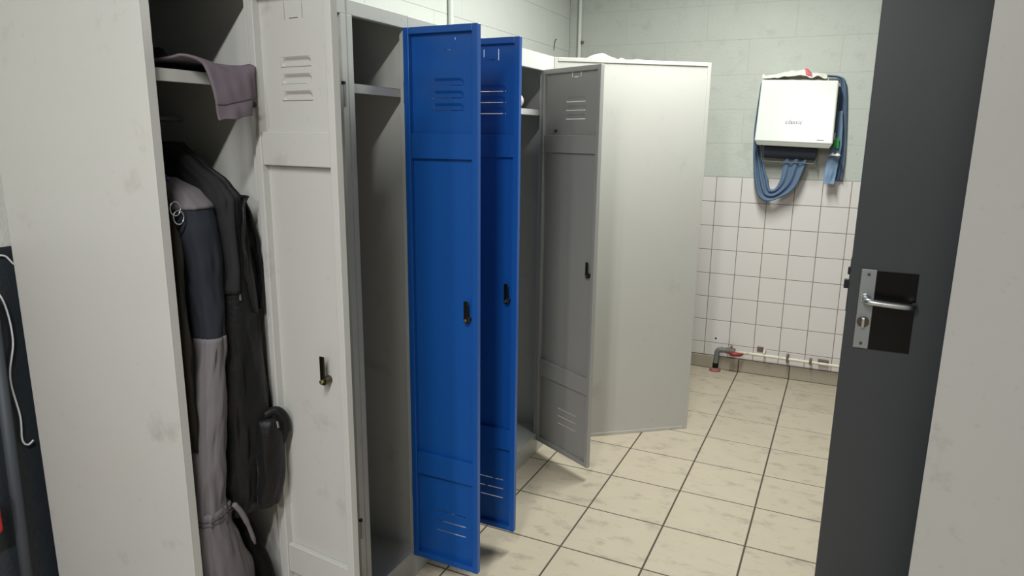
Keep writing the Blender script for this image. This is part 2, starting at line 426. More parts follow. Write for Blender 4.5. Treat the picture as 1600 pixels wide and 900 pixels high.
def make_locker(name, loc, rz, width, depth, height, openings, ztop, zbase, material, shelf_z, rail=True, mid=None, closed_back=True):
    """local x along the front, y into the locker, z up; openings = [(x0, x1), ...]"""
    t = empty(name, loc, rz); T = 0.0018; F = 0.018
    for x0 in (0.0, width-T):
        MB().box(x0, x0+T, 0.0, depth, 0.0, height).build('side_panel', material, t, bevel=0.0007)
    MB().box(T, width-T, depth-T, depth, 0.0, height).build('back_panel', material, t)
    MB().box(T, width-T, F, depth-T, height-T-0.001, height-0.001).build('top_panel', material, t)
    MB().box(T, width-T, 0.002, depth-T, zbase-0.004, zbase-0.001).build('bottom_panel', material, t)
    MB().box(T, width-T, 0.0003, F, ztop, height).build('top_rail', material, t, bevel=0.0015)
    MB().box(T, width-T, 0.0003, F, 0, zbase).build('base_rail', material, t, bevel=0.0015)
    edges = [0.0] + [v for o in openings for v in o] + [width]
    for k in range(0, len(edges), 2):
        MB().box(max(edges[k], T), min(edges[k+1], width-T), 0.0003, F, zbase, ztop).build('stile', material, t, bevel=0.0008)
    for a, b in zip(openings, openings[1:]):
        xm = (a[1]+b[0])/2
        MB().box(xm-0.001, xm+0.001, F, depth-T, zbase, height-T-0.001).build('divider', material, t)
    for i, (a, b) in enumerate(openings):
        lo = (openings[i-1][1]+a)/2+0.001 if i else T
        hi = (b+openings[i+1][0])/2-0.001 if i < len(openings)-1 else width-T
        sh = MB().box(lo, hi, F+0.002, depth-T, shelf_z-0.0025, shelf_z)
        sh.box(lo, hi, F+0.002, F+0.006, shelf_z-0.024, shelf_z-0.0025)
        sh.build('shelf', material, t, bevel=0.001)
        if rail: MB().cyl((lo, depth*0.5, shelf_z-0.09), (hi, depth*0.5, shelf_z-0.09), 0.007, 10).build('hanging_rail', 'steel', t)
    return t
HALF = math.pi/2
XF = -0.46
# --- two-column unit nearest the camera, right column without a door
A = make_locker('locker', (XF, -3.555, 0), HALF, 0.586, 0.50, 1.80, [(0.020, 0.264), (0.290, 0.564)], 1.762, 0.10, 'grey_paint', 1.587)
tag(A, 'large light grey metal locker with work clothes inside, nearest the viewer', 'locker', 'lockers along the left wall')
make_door(A, 0.274, 0.0, 0.244, 0.092, 1.766, 84.8, 'grey_paint', 0.121, 0.090, 0.10, 0.176, 0.925)
for z in (1.535, 0.30):
    MB().cyl((0.567, -0.002, z), (0.567, -0.002, z+0.055), 0.0035, 10).build('hinge', 'brushed_steel', A)
    MB().box(0.562, 0.570, -0.004, 0.004, z+0.055, z+0.063).build('hinge_cap', 'bolt_dark', A)
# --- two single units with blue doors
B1 = make_locker('locker', (XF, -2.967, 0), HALF, 0.277, 0.50, 1.80, [(0.022, 0.258)], 1.763, 0.10, 'grey_paint', 1.597)
tag(B1, 'empty grey locker with the nearer of two blue doors wide open', 'locker', 'lockers along the left wall')
make_door(B1, 0.268, 0.0, 0.243, 0.085, 1.764, 90.0, 'blue_paint', 0.136, 0.105, 0.11, 0.205, 0.928)
B2 = make_locker('locker', (XF-0.004, -2.688, 0), HALF, 0.277, 0.50, 1.80, [(0.022, 0.258)], 1.763, 0.10, 'grey_paint', 1.597)
tag(B2, 'grey locker behind the farther of two blue open doors', 'locker', 'lockers along the left wall')
make_door(B2, 0.268, 0.0, 0.243, 0.080, 1.764, 90.0, 'blue_paint', 0.136, 0.105, 0.11, 0.205, 0.928)
# --- wide unit at the end of the row with the grey door half open
Cc = make_locker('locker', (-0.474, -2.409, 0), HALF, 0.871, 0.486, 1.802, [(0.035, 0.385), (0.415, 0.763)], 1.735, 0.09, 'grey_paint', 1.575)
tag(Cc, 'wide grey locker at the far end of the row, grey door half open', 'locker', 'lockers along the left wall')
gd = make_door(Cc, 0.772, 0.0, 0.362, 0.062, 1.738, 62.0, 'shaded_grey_paint', 0.203, 0.118, 0.12, 0.322, 0.905)
MB().tube([(-0.085, 0.001, 1.487), (-0.085, 0.010, 1.487), (-0.085, 0.012, 1.487)], [0.006, 0.006, 0.003], 10).build('door_bolt', 'lock_body', gd)
make_door(Cc, 0.388, -0.001, 0.356, 0.062, 1.738, 0.0, 'shaded_grey_paint', 0.178, 0.118, 0.12, 0.322, 0.905, hinge=False)
# --- unit standing askew in the corner, its back turned to the room
ang = math.atan2(0.617, 0.787)
E_ = empty('locker', (-0.480, -1.522, 0), ang)
tag(E_, 'pale locker standing askew in the corner, plain panel towards the room', 'locker')
W_, Dp, Hh = 0.752, 0.46, 1.803
MB().box(0.004, W_-0.004, 0.004, 0.006, 0.006, Hh-0.004).build('back_panel', 'pale_paint', E_)
rim = MB(); b_ = 0.017
rim.box(0, b_, 0, 0.01, 0, Hh); rim.box(W_-b_, W_, 0, 0.01, 0, Hh); rim.box(b_, W_-b_, 0, 0.01, Hh-b_, Hh); rim.box(b_, W_-b_, 0.0025, 0.01, 0, b_)
rim.build('back_frame', 'pale_paint', E_, bevel=0.0018, weld=False)
for x in (0, W_-0.002): MB().box(x, x+0.002, 0.01, Dp, 0, Hh).build('side_panel', 'pale_paint', E_)
MB().box(0.002, W_-0.002, 0.01, Dp, Hh-0.003, Hh-0.001).build('top_panel', 'pale_paint', E_)
for k in range(2):
    MB().box(0.006+k*0.37, 0.006+k*0.37+0.366, Dp-0.004, Dp+0.012, 0.09, Hh-0.04).build('door', 'pale_paint', E_, bevel=0.0015)
MB().box(0.002, W_-0.002, Dp-0.018, Dp-0.004, 0, Hh-0.004).build('front_frame', 'pale_paint', E_)
# --- locker on the right, beside the open dark door
Rr = make_locker('locker', (1.015, -2.333, 0), -HALF-math.radians(9), 0.29, 0.50, 1.86, [(0.022, 0.262)], 1.82, 0.10, 'grey_paint', 1.597)
tag(Rr, 'scuffed pale grey locker side at the right edge beside the dark door', 'locker')
d_ = MB().box(-0.242, 0, 0, 0.016, 0.101, 1.819).build('door', 'grey_paint', Rr, bevel=0.0015); d_.location = (0.265, 0.0006, 0)

# ================================================================== CLOTHES IN THE NEAREST LOCKER
def garment_rings(tab, z0, z1, nz, n, folds, amp, seed, pw=2.4):
    """tab rows: z, cx, cy, half_x, half_y"""
    rings = []
    for i in range(nz+1):
        z = lerp(z0, z1, i/nz); cx, cy, a, b = interp(tab, z)
        ring = []
        for k in range(n):
            t = 2*math.pi*k/n; c, s = math.cos(t), math.sin(t)
            x = math.copysign(abs(c)**(2/pw), c)*a; y = math.copysign(abs(s)**(2/pw), s)*b
            nv = noise.noise(Vector((math.cos(t)*1.7*folds+seed, math.sin(t)*1.7*folds, z*7+seed)))
            f = 1 + amp*(math.sin(folds*t + z*6 + seed)*0.5 + nv*1.3)
            # diagonal wrinkles
            wv = 0.0035*math.sin(z*36 + t*2.5 + 3*nv)*min(1, abs(nv)*2.5)
            m_ = max(0.001, math.hypot(x, y))
            ring.append((cx + x*f + wv*x/m_, cy + y*f + wv*y/m_, z))
        rings.append(ring)
    return rings
# --- dark vest, its arm hole towards the front
vest = empty('work_vest', (-0.62, -3.345, 0.58))
tag(vest, 'black padded work vest hanging rightmost in the nearest locker', 'vest', 'clothes hanging in the nearest locker')
def loc_build(mb, name, material, root, **k):
    l = root.location
    mb.v = [(x-l.x, y-l.y, z-l.z) for x, y, z in mb.v]
    return mb.build(name, material, root, **k)
vt = [(0.585, -0.60, -3.378, 0.13, 0.050), (0.64, -0.595, -3.368, 0.14, 0.060), (0.80, -0.59, -3.360, 0.146, 0.064), (1.0, -0.595, -3.354, 0.142, 0.060),
      (1.15, -0.60, -3.352, 0.142, 0.056), (1.26, -0.615, -3.350, 0.146, 0.048), (1.325, -0.625, -3.352, 0.155, 0.040), (1.36, -0.65, -3.352, 0.146, 0.032), (1.40, -0.67, -3.354, 0.10, 0.03), (1.445, -0.69, -3.357, 0.055, 0.028)]
body = MB().loft(garment_rings(vt, 0.585, 1.445, 80, 72, 5, 0.035, 1.3, pw=3.2))
loc_build(body, 'vest_body', 'vest_black', vest, smooth=True)
# grey yoke over the shoulder
yt = [(z, cx, cy-0.001, a+0.0028, b+0.0028) for z, cx, cy, a, b in vt]
full = garment_rings(yt, 1.12, 1.445, 30, 72, 5, 0.035, 1.3, pw=3.2)
yk = MB()
n = 72
# keep the camera-side half (towards -y) of the ring only, plus the crown
keep = [k for k in range(n) if 36 <= k <= 70]
vsy = [full[i][k] for i in range(len(full)) for k in keep]
kk = len(keep)
yk.add(vsy, [(i*kk+j, i*kk+j+1, (i+1)*kk+j+1, (i+1)*kk+j) for i in range(len(full)-1) for j in range(kk-1)])
loc_build(yk, 'vest_yoke', 'vest_grey', vest, smooth=True, solid=0.003)
# arm hole lining facing the door side
def armhole(u, v):
    z = lerp(1.07, 1.33, u); wv = 0.031*math.sin(math.pi*min(1, u*0.86+0.14))**0.6
    y = -3.326 + (v-0.5)*2*wv - 0.010*u
    r = noise.noise(Vector((u*7, v*5, 2.0)))
    return (-0.449 - 0.016*(1-abs(2*v-1)**2) + 0.006*r - 0.012*u - 0.036*max(0.0, v-0.5), y, z)
loc_build(MB().grid(armhole, 40, 20), 'armhole_lining', 'lining_black', vest, smooth=True, solid=0.003)
edge = [armhole(u/30, 0.0) for u in range(31)] + [armhole(1, v/8) for v in range(1, 8)] + [armhole(1-u/30, 1.0) for u in range(31)]
loc_build(MB().tube([Vector(p)+Vector((0.004, 0, 0)) for p in edge], 0.0035, 8), 'armhole_binding', 'vest_black', vest, smooth=True)
# side pocket with flap and zip puller
pk = MB().loft(garment_rings([(0.60, -0.446, -3.345, 0.020, 0.030), (0.70, -0.438, -3.338, 0.022, 0.036), (0.78, -0.436, -3.333, 0.022, 0.035), (0.815, -0.440, -3.333, 0.018, 0.030)], 0.60, 0.815, 18, 28, 3, 0.06, 4.0))
loc_build(pk, 'pocket', 'vest_black', vest, smooth=True)
fl = MB().tube(spline([(-0.445, -3.345, 0.822), (-0.432, -3.322, 0.830), (-0.420, -3.308, 0.812), (-0.418, -3.305, 0.778), (-0.425, -3.314, 0.745)], 6), [0.006]+[0.010]*6+[0.011]*12+[0.008]*5+[0.004], 12)
loc_build(fl, 'pocket_flap', 'vest_black', vest, smooth=True)
loc_build(MB().tube([(-0.414, -3.336, 0.812), (-0.412, -3.335, 0.796)], 0.0025, 8), 'zip_puller', 'steel', vest)
loc_build(MB().tube(spline([(-0.468, -3.372, 1.19), (-0.462, -3.378, 1.05), (-0.455, -3.386, 0.85), (-0.463, -3.392, 0.66)], 8), 0.0022, 6), 'zip', 'lining_black', vest)
loc_build(MB().tube([(-0.461, -3.374, 1.118), (-0.459, -3.375, 1.104)], 0.003, 8), 'zip_puller', 'steel', vest)

# --- navy and grey jacket: a sleeve hangs down in front
jk = empty('work_jacket', (-0.60, -3.45, 0.36))
tag(jk, 'navy and grey work jacket with a two-tone sleeve hanging in front', 'jacket', 'clothes hanging in the nearest locker')
bt = [(0.38, -0.66, -3.448, 0.15, 0.026), (0.9, -0.67, -3.446, 0.15, 0.026), (1.25, -0.68, -3.446, 0.15, 0.028), (1.34, -0.68, -3.446, 0.12, 0.028), (1.41, -0.70, -3.448, 0.05, 0.028)]
loc_build(MB().loft(garment_rings(bt, 0.70, 1.41, 40, 48, 4, 0.06, 8.0)), 'jacket_body', 'cloth_navy', jk, smooth=True)
st = [(0.60, -0.505, -3.470, 0.036, 0.048), (0.66, -0.503, -3.476, 0.036, 0.042), (0.74, -0.50, -3.470, 0.037, 0.040), (0.90, -0.50, -3.448, 0.036, 0.038), (1.03, -0.50, -3.436, 0.037, 0.031), (1.10, -0.50, -3.430, 0.038, 0.036),
      (1.20, -0.503, -3.436, 0.042, 0.042), (1.27, -0.512, -3.440, 0.05, 0.050), (1.315, -0.53, -3.440, 0.058, 0.050), (1.345, -0.56, -3.442, 0.06, 0.046), (1.372, -0.60, -3.445, 0.04, 0.03)]
def sleeve(z0, z1, nz, name, material, grow=0.0):
    tab = [(z, cx, cy, a+grow, b+grow) for z, cx, cy, a, b in st]
    return loc_build(MB().loft(garment_rings(tab, z0, z1, nz, 44, 3, 0.065, 2.2, pw=2.1)), name, material, jk, smooth=True)
sleeve(1.030, 1.318, 34, 'sleeve_upper', 'cloth_navy')['label'] = 'dark navy upper sleeve'
sleeve(1.312, 1.372, 10, 'shoulder_patch', 'cloth_grey', 0.002)['label'] = 'light grey shoulder patch'
sleeve(0.60, 1.034, 44, 'sleeve_lower', 'cloth_grey', 0.0012)['label'] = 'light grey lower sleeve'
for z in (1.031,):
    pass
# buckles on the collar side
for yy, zz in ((-3.508, 1.318), (-3.502, 1.300)):
    ring_ = [(-0.475, yy + 0.012*math.cos(a*math.pi/12), zz + 0.014*math.sin(a*math.pi/12)) for a in range(25)]
    loc_build(MB().tube(ring_, 0.0014, 6), 'buckle_ring', 'steel', jk, smooth=True)
# --- grey work trousers under the sleeve
tr = empty('work_trousers', (-0.52, -3.45, 0.104))
tag(tr, 'grey work trousers with stitched pocket at the foot of the nearest locker', 'trousers', 'clothes hanging in the nearest locker')
tt = [(0.10, -0.54, -3.43, 0.075, 0.098), (0.30, -0.53, -3.435, 0.07, 0.088), (0.44, -0.525, -3.446, 0.062, 0.080), (0.54, -0.52, -3.463, 0.055, 0.066), (0.60, -0.515, -3.474, 0.050, 0.052), (0.64, -0.512, -3.474, 0.046, 0.047)]
loc_build(MB().loft(garment_rings(tt, 0.104, 0.64, 50, 60, 5, 0.06, 5.5)), 'trouser_legs', 'cloth_grey', tr, smooth=True)
def ring_at(z, g=0.0015, k0=36, k1=60):
    r_ = garment_rings([(a, b, c, d+g, e+g) for a, b, c, d, e in tt], z, z+0.001, 1, 60, 5, 0.06, 5.5)[0]
    return r_
for dz in (0.0, 0.010):
    rr = ring_at(0.615+dz); loc_build(MB().tube(rr+[rr[0]], 0.0013, 6), 'seam', 'stitch_dark', tr, smooth=True)
loc_build(MB().tube(spline([(-0.468, -3.432, 0.636), (-0.462, -3.416, 0.606), (-0.462, -3.398, 0.560), (-0.466, -3.380, 0.505)], 6), [0.003]+[0.0065]*10+[0.005]*6+[0.003]*2, 10), 'pocket_flap', 'cloth_grey', tr, smooth=True)
# --- dark olive coat at the left
ol = empty('dark_coat', (-0.60, -3.505, 0.79))
tag(ol, 'dark olive coat hanging leftmost in the nearest locker', 'coat', 'clothes hanging in the nearest locker')
ot = [(0.79, -0.60, -3.504, 0.12, 0.020), (1.0, -0.60, -3.505, 0.13, 0.021), (1.25, -0.61, -3.505, 0.13, 0.021), (1.33, -0.62, -3.505, 0.12, 0.020), (1.42, -0.68, -3.50, 0.05, 0.02)]
loc_build(MB().loft(garment_rings(ot, 0.79, 1.42, 40, 48, 3, 0.06, 11.0)), 'coat_body', 'cloth_olive', ol, smooth=True)
loc_build(MB().box(-0.51, -0.485, -3.502, -3.478, 0.765, 0.80), 'hem_label', 'patch_beige', ol, bevel=0.004)
# --- trailing black strap behind the trousers
sp = spline([(-0.60, -3.345, 0.66), (-0.57, -3.36, 0.58), (-0.53, -3.352, 0.50), (-0.50, -3.336, 0.40), (-0.505, -3.325, 0.25), (-0.52, -3.322, 0.104)], 8)
stp = MB()
stp.loft([[(p.x + 0.035*math.cos(a*math.pi/8), p.y + 0.024*math.sin(a*math.pi/8), p.z) for a in range(16)] for p in sp])
tag(stp.build('black_sleeve', 'lining_black', None, smooth=True), 'black quilted sleeve trailing behind the grey trousers', 'garment', 'clothes hanging in the nearest locker')
# --- hanger
hg = empty('coat_hanger', (-0.71, -3.43, 1.40))
tag(hg, 'dark purple plastic hanger under the locker shelf', 'hanger')
loc_build(MB().tube(spline([(-0.53, -3.475, 1.372), (-0.60, -3.462, 1.395), (-0.71, -3.43, 1.43), (-0.84, -3.43, 1.38)], 8), 0.006, 10), 'hanger_arm', 'hanger_purple', hg, smooth=True)
loc_build(MB().tube(spline([(-0.71, -3.43, 1.43), (-0.71, -3.43, 1.47), (-0.722, -3.43, 1.495), (-0.712, -3.43, 1.508), (-0.698, -3.43, 1.497)], 6), 0.0025, 8), 'hanger_hook', 'steel', hg, smooth=True)
# --- grey garment draped over the shelf edge
path = spline([(-0.70, 0, 1.594), (-0.58, 0, 1.596), (-0.50, 0, 1.605), (-0.462, 0, 1.607), (-0.438, 0, 1.590), (-0.428, 0, 1.55), (-0.426, 0, 1.515), (-0.428, 0, 1.49)], 8)
def drape(u, v):
    i = u*(len(path)-1); k = min(int(i), len(path)-2); p = path[k].lerp(path[k+1], i-k)
    yl = interp([(0, -3.50), (0.4, -3.47), (0.55, -3.440), (0.7, -3.436), (1, -3.424)], u)[0]
    y = lerp(yl, interp([(0, -3.298), (0.5, -3.298), (0.62, -3.312), (1, -3.322)], u)[0], v)
    hang = max(0, (u-0.5)*2)
    z = p.z + 0.006*math.sin(v*5+u*4)*(1-hang) + hang*0.016*v + 0.004*noise.noise(Vector((u*5, v*4, 0)))
    x = p.x + 0.010*hang*math.sin(v*3.0) - 0.022*max(0, v-0.78)/0.22*hang + 0.004*noise.noise(Vector((u*6, v*5, 4)))
    if u < 0.5: z = max(z, 1.5905)
    return (x, y, z)
cp = empty('folded_workwear', (-0.60, -3.38, 1.588))
tag(cp, 'mauve grey garment draped over the shelf edge of the nearest locker', 'garment')
loc_build(MB().grid(drape, 50, 24), 'cloth', 'cloth_mauve', cp, smooth=True, solid=0.005)
loc_build(MB().tube([Vector(drape(0.82-0.03*v/20, v/20))+Vector((0.0035, 0, 0)) for v in range(0, 20)], 0.0011, 6), 'seam', 'stitch_dark', cp, smooth=True)
b0 = Vector(drape(0.86, 0.90)); loc_build(MB().cyl(b0+Vector((0.002, 0, 0)), b0+Vector((0.006, -0.001, 0)), 0.006, 14), 'button', 'cloth_dark', cp)
# --- dark bundle at the back of that shelf
def lump(cx, cy, cz, a, b, h, seed, nu=24, nv=14):
    def fn(u, v):
        t = 2*math.pi*u; r = 1-v
        q = 1 + 0.28*noise.noise(Vector((math.cos(t)*1.5+seed, math.sin(t)*1.5, v*2)))
        z = h*(1-(r*r))*(0.75+0.5*noise.noise(Vector((r*math.cos(t)*3+seed, r*math.sin(t)*3, seed))))
        return (cx + a*r*q*math.cos(t), cy + b*r*q*math.sin(t), cz + max(0.0008, z))
    return MB().grid(fn, nu, nv)
tag(lump(-0.64, -3.44, 1.589, 0.13, 0.07, 0.07, 3.1).build('dark_cloth', 'cloth_dark', None, smooth=True, solid=0.002), 'dark crumpled cloth on the top shelf of the nearest locker', 'cloth')

# ================================================================== SMALL THINGS ON THE LOCKERS
def crumple(cx, cy, cz, lx, ly, rz, h, seed, mtl, name, nu=40, nv=24, thick=0.004):
    c, s = math.cos(rz), math.sin(rz)
    def fn(u, v):
        a = (u-0.5)*lx*(1+0.15*noise.noise(Vector((v*3, seed, 0)))); b = (v-0.5)*ly*(1+0.25*noise.noise(Vector((u*4, seed, 1))))
        e = min(1, min(u, 1-u, v, 1-v)*5)
        z = h*(0.25+0.75*e)*abs(noise.noise(Vector((u*4.5+seed, v*2.6, seed)))*1.1+0.35*noise.noise(Vector((u*11+seed, v*8, 3))))
        return (cx + a*c - b*s, cy + a*s + b*c, cz + thick/2 + z)
    return MB().grid(fn, nu, nv)
def top_cloth(u, v):
    a = (u-0.5)*0.29; b = (v-0.5)*0.13*(0.8+0.3*math.sin(u*7)); c, s_ = math.cos(ang), math.sin(ang)
    e = math.sin(math.pi*v)**0.5
    h = interp([(0, 0.004), (0.12, 0.026), (0.28, 0.036), (0.45, 0.020), (0.55, 0.010), (0.62, 0.018), (0.72, 0.006), (0.9, 0.016), (1, 0.004)], u)[0]
    return (-0.31 + a*c - b*s_, -1.205 + a*s_ + b*c, Hh + 0.003 + 0.85*h*e*(1+0.25*noise.noise(Vector((u*6, v*4, 1)))))
tag(MB().grid(top_cloth, 48, 20).build('white_cloth', 'rag_white', None, smooth=True, solid=0.004), 'white crumpled cloth lying on top of the askew corner locker', 'cloth')
gp = MB().loft([[( -0.53+0.024*math.sin(math.pi*(i/10))**0.6*math.cos(a*math.pi/10), -1.788+0.03*math.sin(math.pi*(i/10))**0.6*math.sin(a*math.pi/10), 1.5755+0.062*i/10) for a in range(20)] for i in range(0, 11)])
tag(gp.build('paper_roll', 'gypsum', None, smooth=True), 'small pale rounded bundle on the shelf behind the blue door', 'bundle')

# ================================================================== TOWEL DISPENSER
td = empty('towel_dispenser', (0.43, -0.085, 1.42))
tag(td, 'white plastic towel dispenser marked classic on the back wall', 'towel dispenser')
X0, X1 = 0.230, 0.634
def tdb(mb, name, material, parent=td, **k):
    mb.v = [(x-0.43, y+0.085, z-1.42) for x, y, z in mb.v]; return mb.build(name, material, parent, **k)
cov = MB()   # the cover narrows slightly towards the top
cov.add([(X0-0.006,-0.185,1.450),(X1+0.003,-0.185,1.436),(X1+0.003,-0.02,1.436),(X0-0.006,-0.02,1.450),
         (X0+0.003,-0.150,1.792),(X1-0.001,-0.150,1.778),(X1-0.001,-0.02,1.778),(X0+0.003,-0.02,1.792)],
        [(0,3,2,1),(4,5,6,7),(0,1,5,4),(1,2,6,5),(2,3,7,6),(3,0,4,7)])
cv = tdb(cov, 'cover', 'plastic_white', bevel=0.009, segs=4)
lip = MB()
lip.add([(X0+0.008,-0.165,1.428),(X1-0.014,-0.165,1.414),(X1-0.014,-0.03,1.414),(X0+0.008,-0.03,1.428),
         (X0-0.002,-0.180,1.450),(X1-0.001,-0.180,1.436),(X1-0.001,-0.02,1.436),(X0-0.002,-0.02,1.450)],
        [(0,3,2,1),(4,5,6,7),(0,1,5,4),(1,2,6,5),(2,3,7,6),(3,0,4,7)])
tdb(lip, 'lower_lip', 'plastic_white', bevel=0.003)
tdb(MB().box(X0+0.012, X1-0.008, -0.022, 0.0, 1.42, 1.78), 'back_plate', 'plastic_grey', bevel=0.002)
def on_cover(x, z, off=0.0):     # a point on the slanted front of the cover
    t = (z-1.443)/(1.785-1.443); y = lerp(-0.185, -0.150, t)
    return (x, y-off, z)
def plate(x0, x1, z0, z1, th, name, material, **k):
    vs_ = []
    for off in (-0.001, th):
        for x, z in ((x0, z0), (x1, z0), (x1, z1), (x0, z1)): vs_.append(on_cover(x, z - (x-0.43)*0.035, off))
    return tdb(MB().add(vs_, [(0,3,2,1),(4,5,6,7),(0,1,5,4),(1,2,6,5),(2,3,7,6),(3,0,4,7)]), name, material, **k)
plate(0.380, 0.470, 1.522, 1.590, 0.0012, 'name_plate', 'plastic_label', bevel=0.0006)
plate(0.552, 0.590, 1.4615, 1.4655, 0.0012, 'maker_mark', 'ink_grey')
def text_mesh(txt, size, material, shear=0.3):
    cu = bpy.data.curves.new('lettering', 'FONT'); cu.body = txt; cu.size = size; cu.shear = shear; cu.extrude = 0.0004; cu.align_x = 'CENTER'; cu.align_y = 'CENTER'
    tmp = bpy.data.objects.new('lettering_tmp', cu); col.objects.link(tmp)
    dg = bpy.context.evaluated_depsgraph_get(); me = bpy.data.meshes.new_from_object(tmp.evaluated_get(dg))
    bpy.data.objects.remove(tmp, do_unlink=True); me.materials.clear(); me.materials.append(MATS[material]); return me
tx = mesh_obj('lettering', text_mesh('classic', 0.036, 'ink_grey'), (0, 0, 0), td)
px, py, pz = on_cover(0.424, 1.556, 0.0018)
tx.location = (px-0.43, py+0.085, pz-1.42); tx.rotation_euler = (math.radians(90-5.8), math.radians(2.0), 0)
# side seam with latch
tdb(MB().box(X1+0.001, X1+0.006, -0.080, -0.030, 1.47, 1.75), 'side_seam', 'plastic_grey', bevel=0.001)
tdb(MB().box(X1+0.004, X1+0.010, -0.10, -0.085, 1.46, 1.50), 'side_latch', 'steel', bevel=0.001)
tdb(MB().box(X0-0.012, X0-0.004, -0.10, -0.08, 1.475, 1.50), 'side_latch', 'plastic_white', bevel=0.001)
# wire guide below the slot
tdb(MB().tube([(0.255,-0.10,1.425),(0.262,-0.10,1.345),(0.275,-0.10,1.335),(0.545,-0.10,1.327),(0.556,-0.10,1.335),(0.560,-0.10,1.42)], 0.003, 8), 'wire_guide', 'plastic_grey', smooth=True)
tdb(MB().cyl((0.275,-0.075,1.402),(0.555,-0.075,1.392), 0.048, 28), 'towel_roll', 'roll_navy')
# blue paper towels
def ribbon(pts, widths, ybase, pleats, amp, seed, name, material, nu=70, nv=28, thick=0.0015):
    P = spline([(x, 0, z) for x, z in pts], 12); nP = len(P)
    def fn(u, v):
        i = u*(nP-1); k = min(int(i), nP-2); p = P[k].lerp(P[k+1], i-k); t = (P[k+1]-P[k]).normalized()
        nrm = Vector((-t.z, 0, t.x)); wd = interp([(a/(len(widths)-1), b) for a, b in enumerate(widths)], u)[0]
        s_ = (v-0.5)*wd
        return (p.x + nrm.x*s_, ybase(u) + amp*math.sin(v*pleats*6.283 + u*3 + seed) + 0.006*noise.noise(Vector((u*6, v*4, seed))), p.z + nrm.z*s_ + 0.004*noise.noise(Vector((u*9, v*7, seed+3))))
    return MB().grid(fn, nu, nv)
tw1 = ribbon([(0.226, 1.78), (0.216, 1.60), (0.219, 1.46), (0.243, 1.33), (0.268, 1.22), (0.302, 1.143), (0.365, 1.150), (0.425, 1.23), (0.450, 1.395)],
             [0.018, 0.020, 0.03, 0.055, 0.075, 0.075, 0.06, 0.10, 0.14], lambda u: lerp(-0.045, -0.085, min(1, u*1.6)), 2.6, 0.009, 1.0, 'paper_towel', 'paper_blue')
tag(tw1.build('paper_towel', 'paper_blue', None, smooth=True, solid=0.0015), 'long blue paper towel looping below the dispenser on its left', 'paper towel', 'blue paper towels on the dispenser')
tw2 = empty('paper_towel', (0.655, -0.06, 1.22))
tag(tw2, 'blue paper towel strip hanging down the right side of the dispenser', 'paper towel', 'blue paper towels on the dispenser')
a2 = ribbon([(0.570, 1.812), (0.625, 1.803), (0.655, 1.765), (0.668, 1.60), (0.676, 1.45), (0.682, 1.34), (0.680, 1.235)], [0.010, 0.012, 0.03, 0.045, 0.050, 0.045, 0.04], lambda u: -0.03, 1.4, 0.007, 4.0, '', '')
loc_build(a2, 'rear_strip', 'paper_blue', tw2, smooth=True, solid=0.0015)
a3 = ribbon([(0.652, 1.62), (0.656, 1.50), (0.652, 1.40), (0.640, 1.30), (0.634, 1.215)], [0.03, 0.045, 0.056, 0.062, 0.058], lambda u: lerp(-0.06, -0.085, u), 0.8, 0.005, 7.0, '', '')
loc_build(a3, 'front_strip', 'paper_blue_light', tw2, smooth=True, solid=0.0015)
tag(MB().box(0.640, 0.666, -0.098, -0.094, 1.415, 1.475).build('green_sticker', 'sticker_green', None, bevel=0.001), 'small green label at the lower right of the towel dispenser', 'label')
tag(crumple(0.652, -0.108, 1.372, 0.055, 0.03, -0.5, 0.03, 5.2, None, None, 14, 10, 0.003).build('paper_scrap', 'rag_white', None, smooth=True, solid=0.003), 'white crumpled scrap below the green label on blue paper', 'paper scrap')
# rag on top
rg = empty('cleaning_rag', (0.41, -0.085, 1.79))
tag(rg, 'white cleaning rag with a red patch on top of the dispenser', 'rag')
def ragf(u, v):
    x = lerp(0.232, 0.572, u); y = lerp(-0.150, -0.03, v)
    top = 1.7975 - (x-0.232)*0.034
    h = interp([(0, 0.026), (0.07, 0.018), (0.3, 0.034), (0.5, 0.052), (0.62, 0.050), (0.74, 0.036), (0.9, 0.030), (1, 0.026)], u)[0]
    e = math.sin(math.pi*min(1, v*0.9+0.08))
    low = 0.35 if u < 0.55 else 0.35+0.4*math.sin((u-0.55)/0.45*math.pi*2)**2
    return (x + 0.004*noise.noise(Vector((u*9, v*6, 1))), y - 0.008*math.sin(u*9)*(1-v), top + max(0.0, h*(low*(1-e)*(1 if v < .5 else .2) + e) * (0.9+0.5*noise.noise(Vector((u*10, v*5, 2)))) - 0.008*(v < 0.06)))
rgm = MB().grid(ragf, 60, 24)
loc_build(rgm, 'cloth', 'rag_white', rg, smooth=True, solid=0.004)
def redf(u, v):
    p = Vector(ragf(0.62+0.115*u+0.05*v*0, 0.02+0.75*v)); return tuple(p + Vector((0.028*(0.6-v), -0.004, 0.0035)))
loc_build(MB().grid(redf, 12, 20), 'red_patch', 'rag_red', rg, smooth=True, solid=0.003)['label'] = 'pink-red patch'

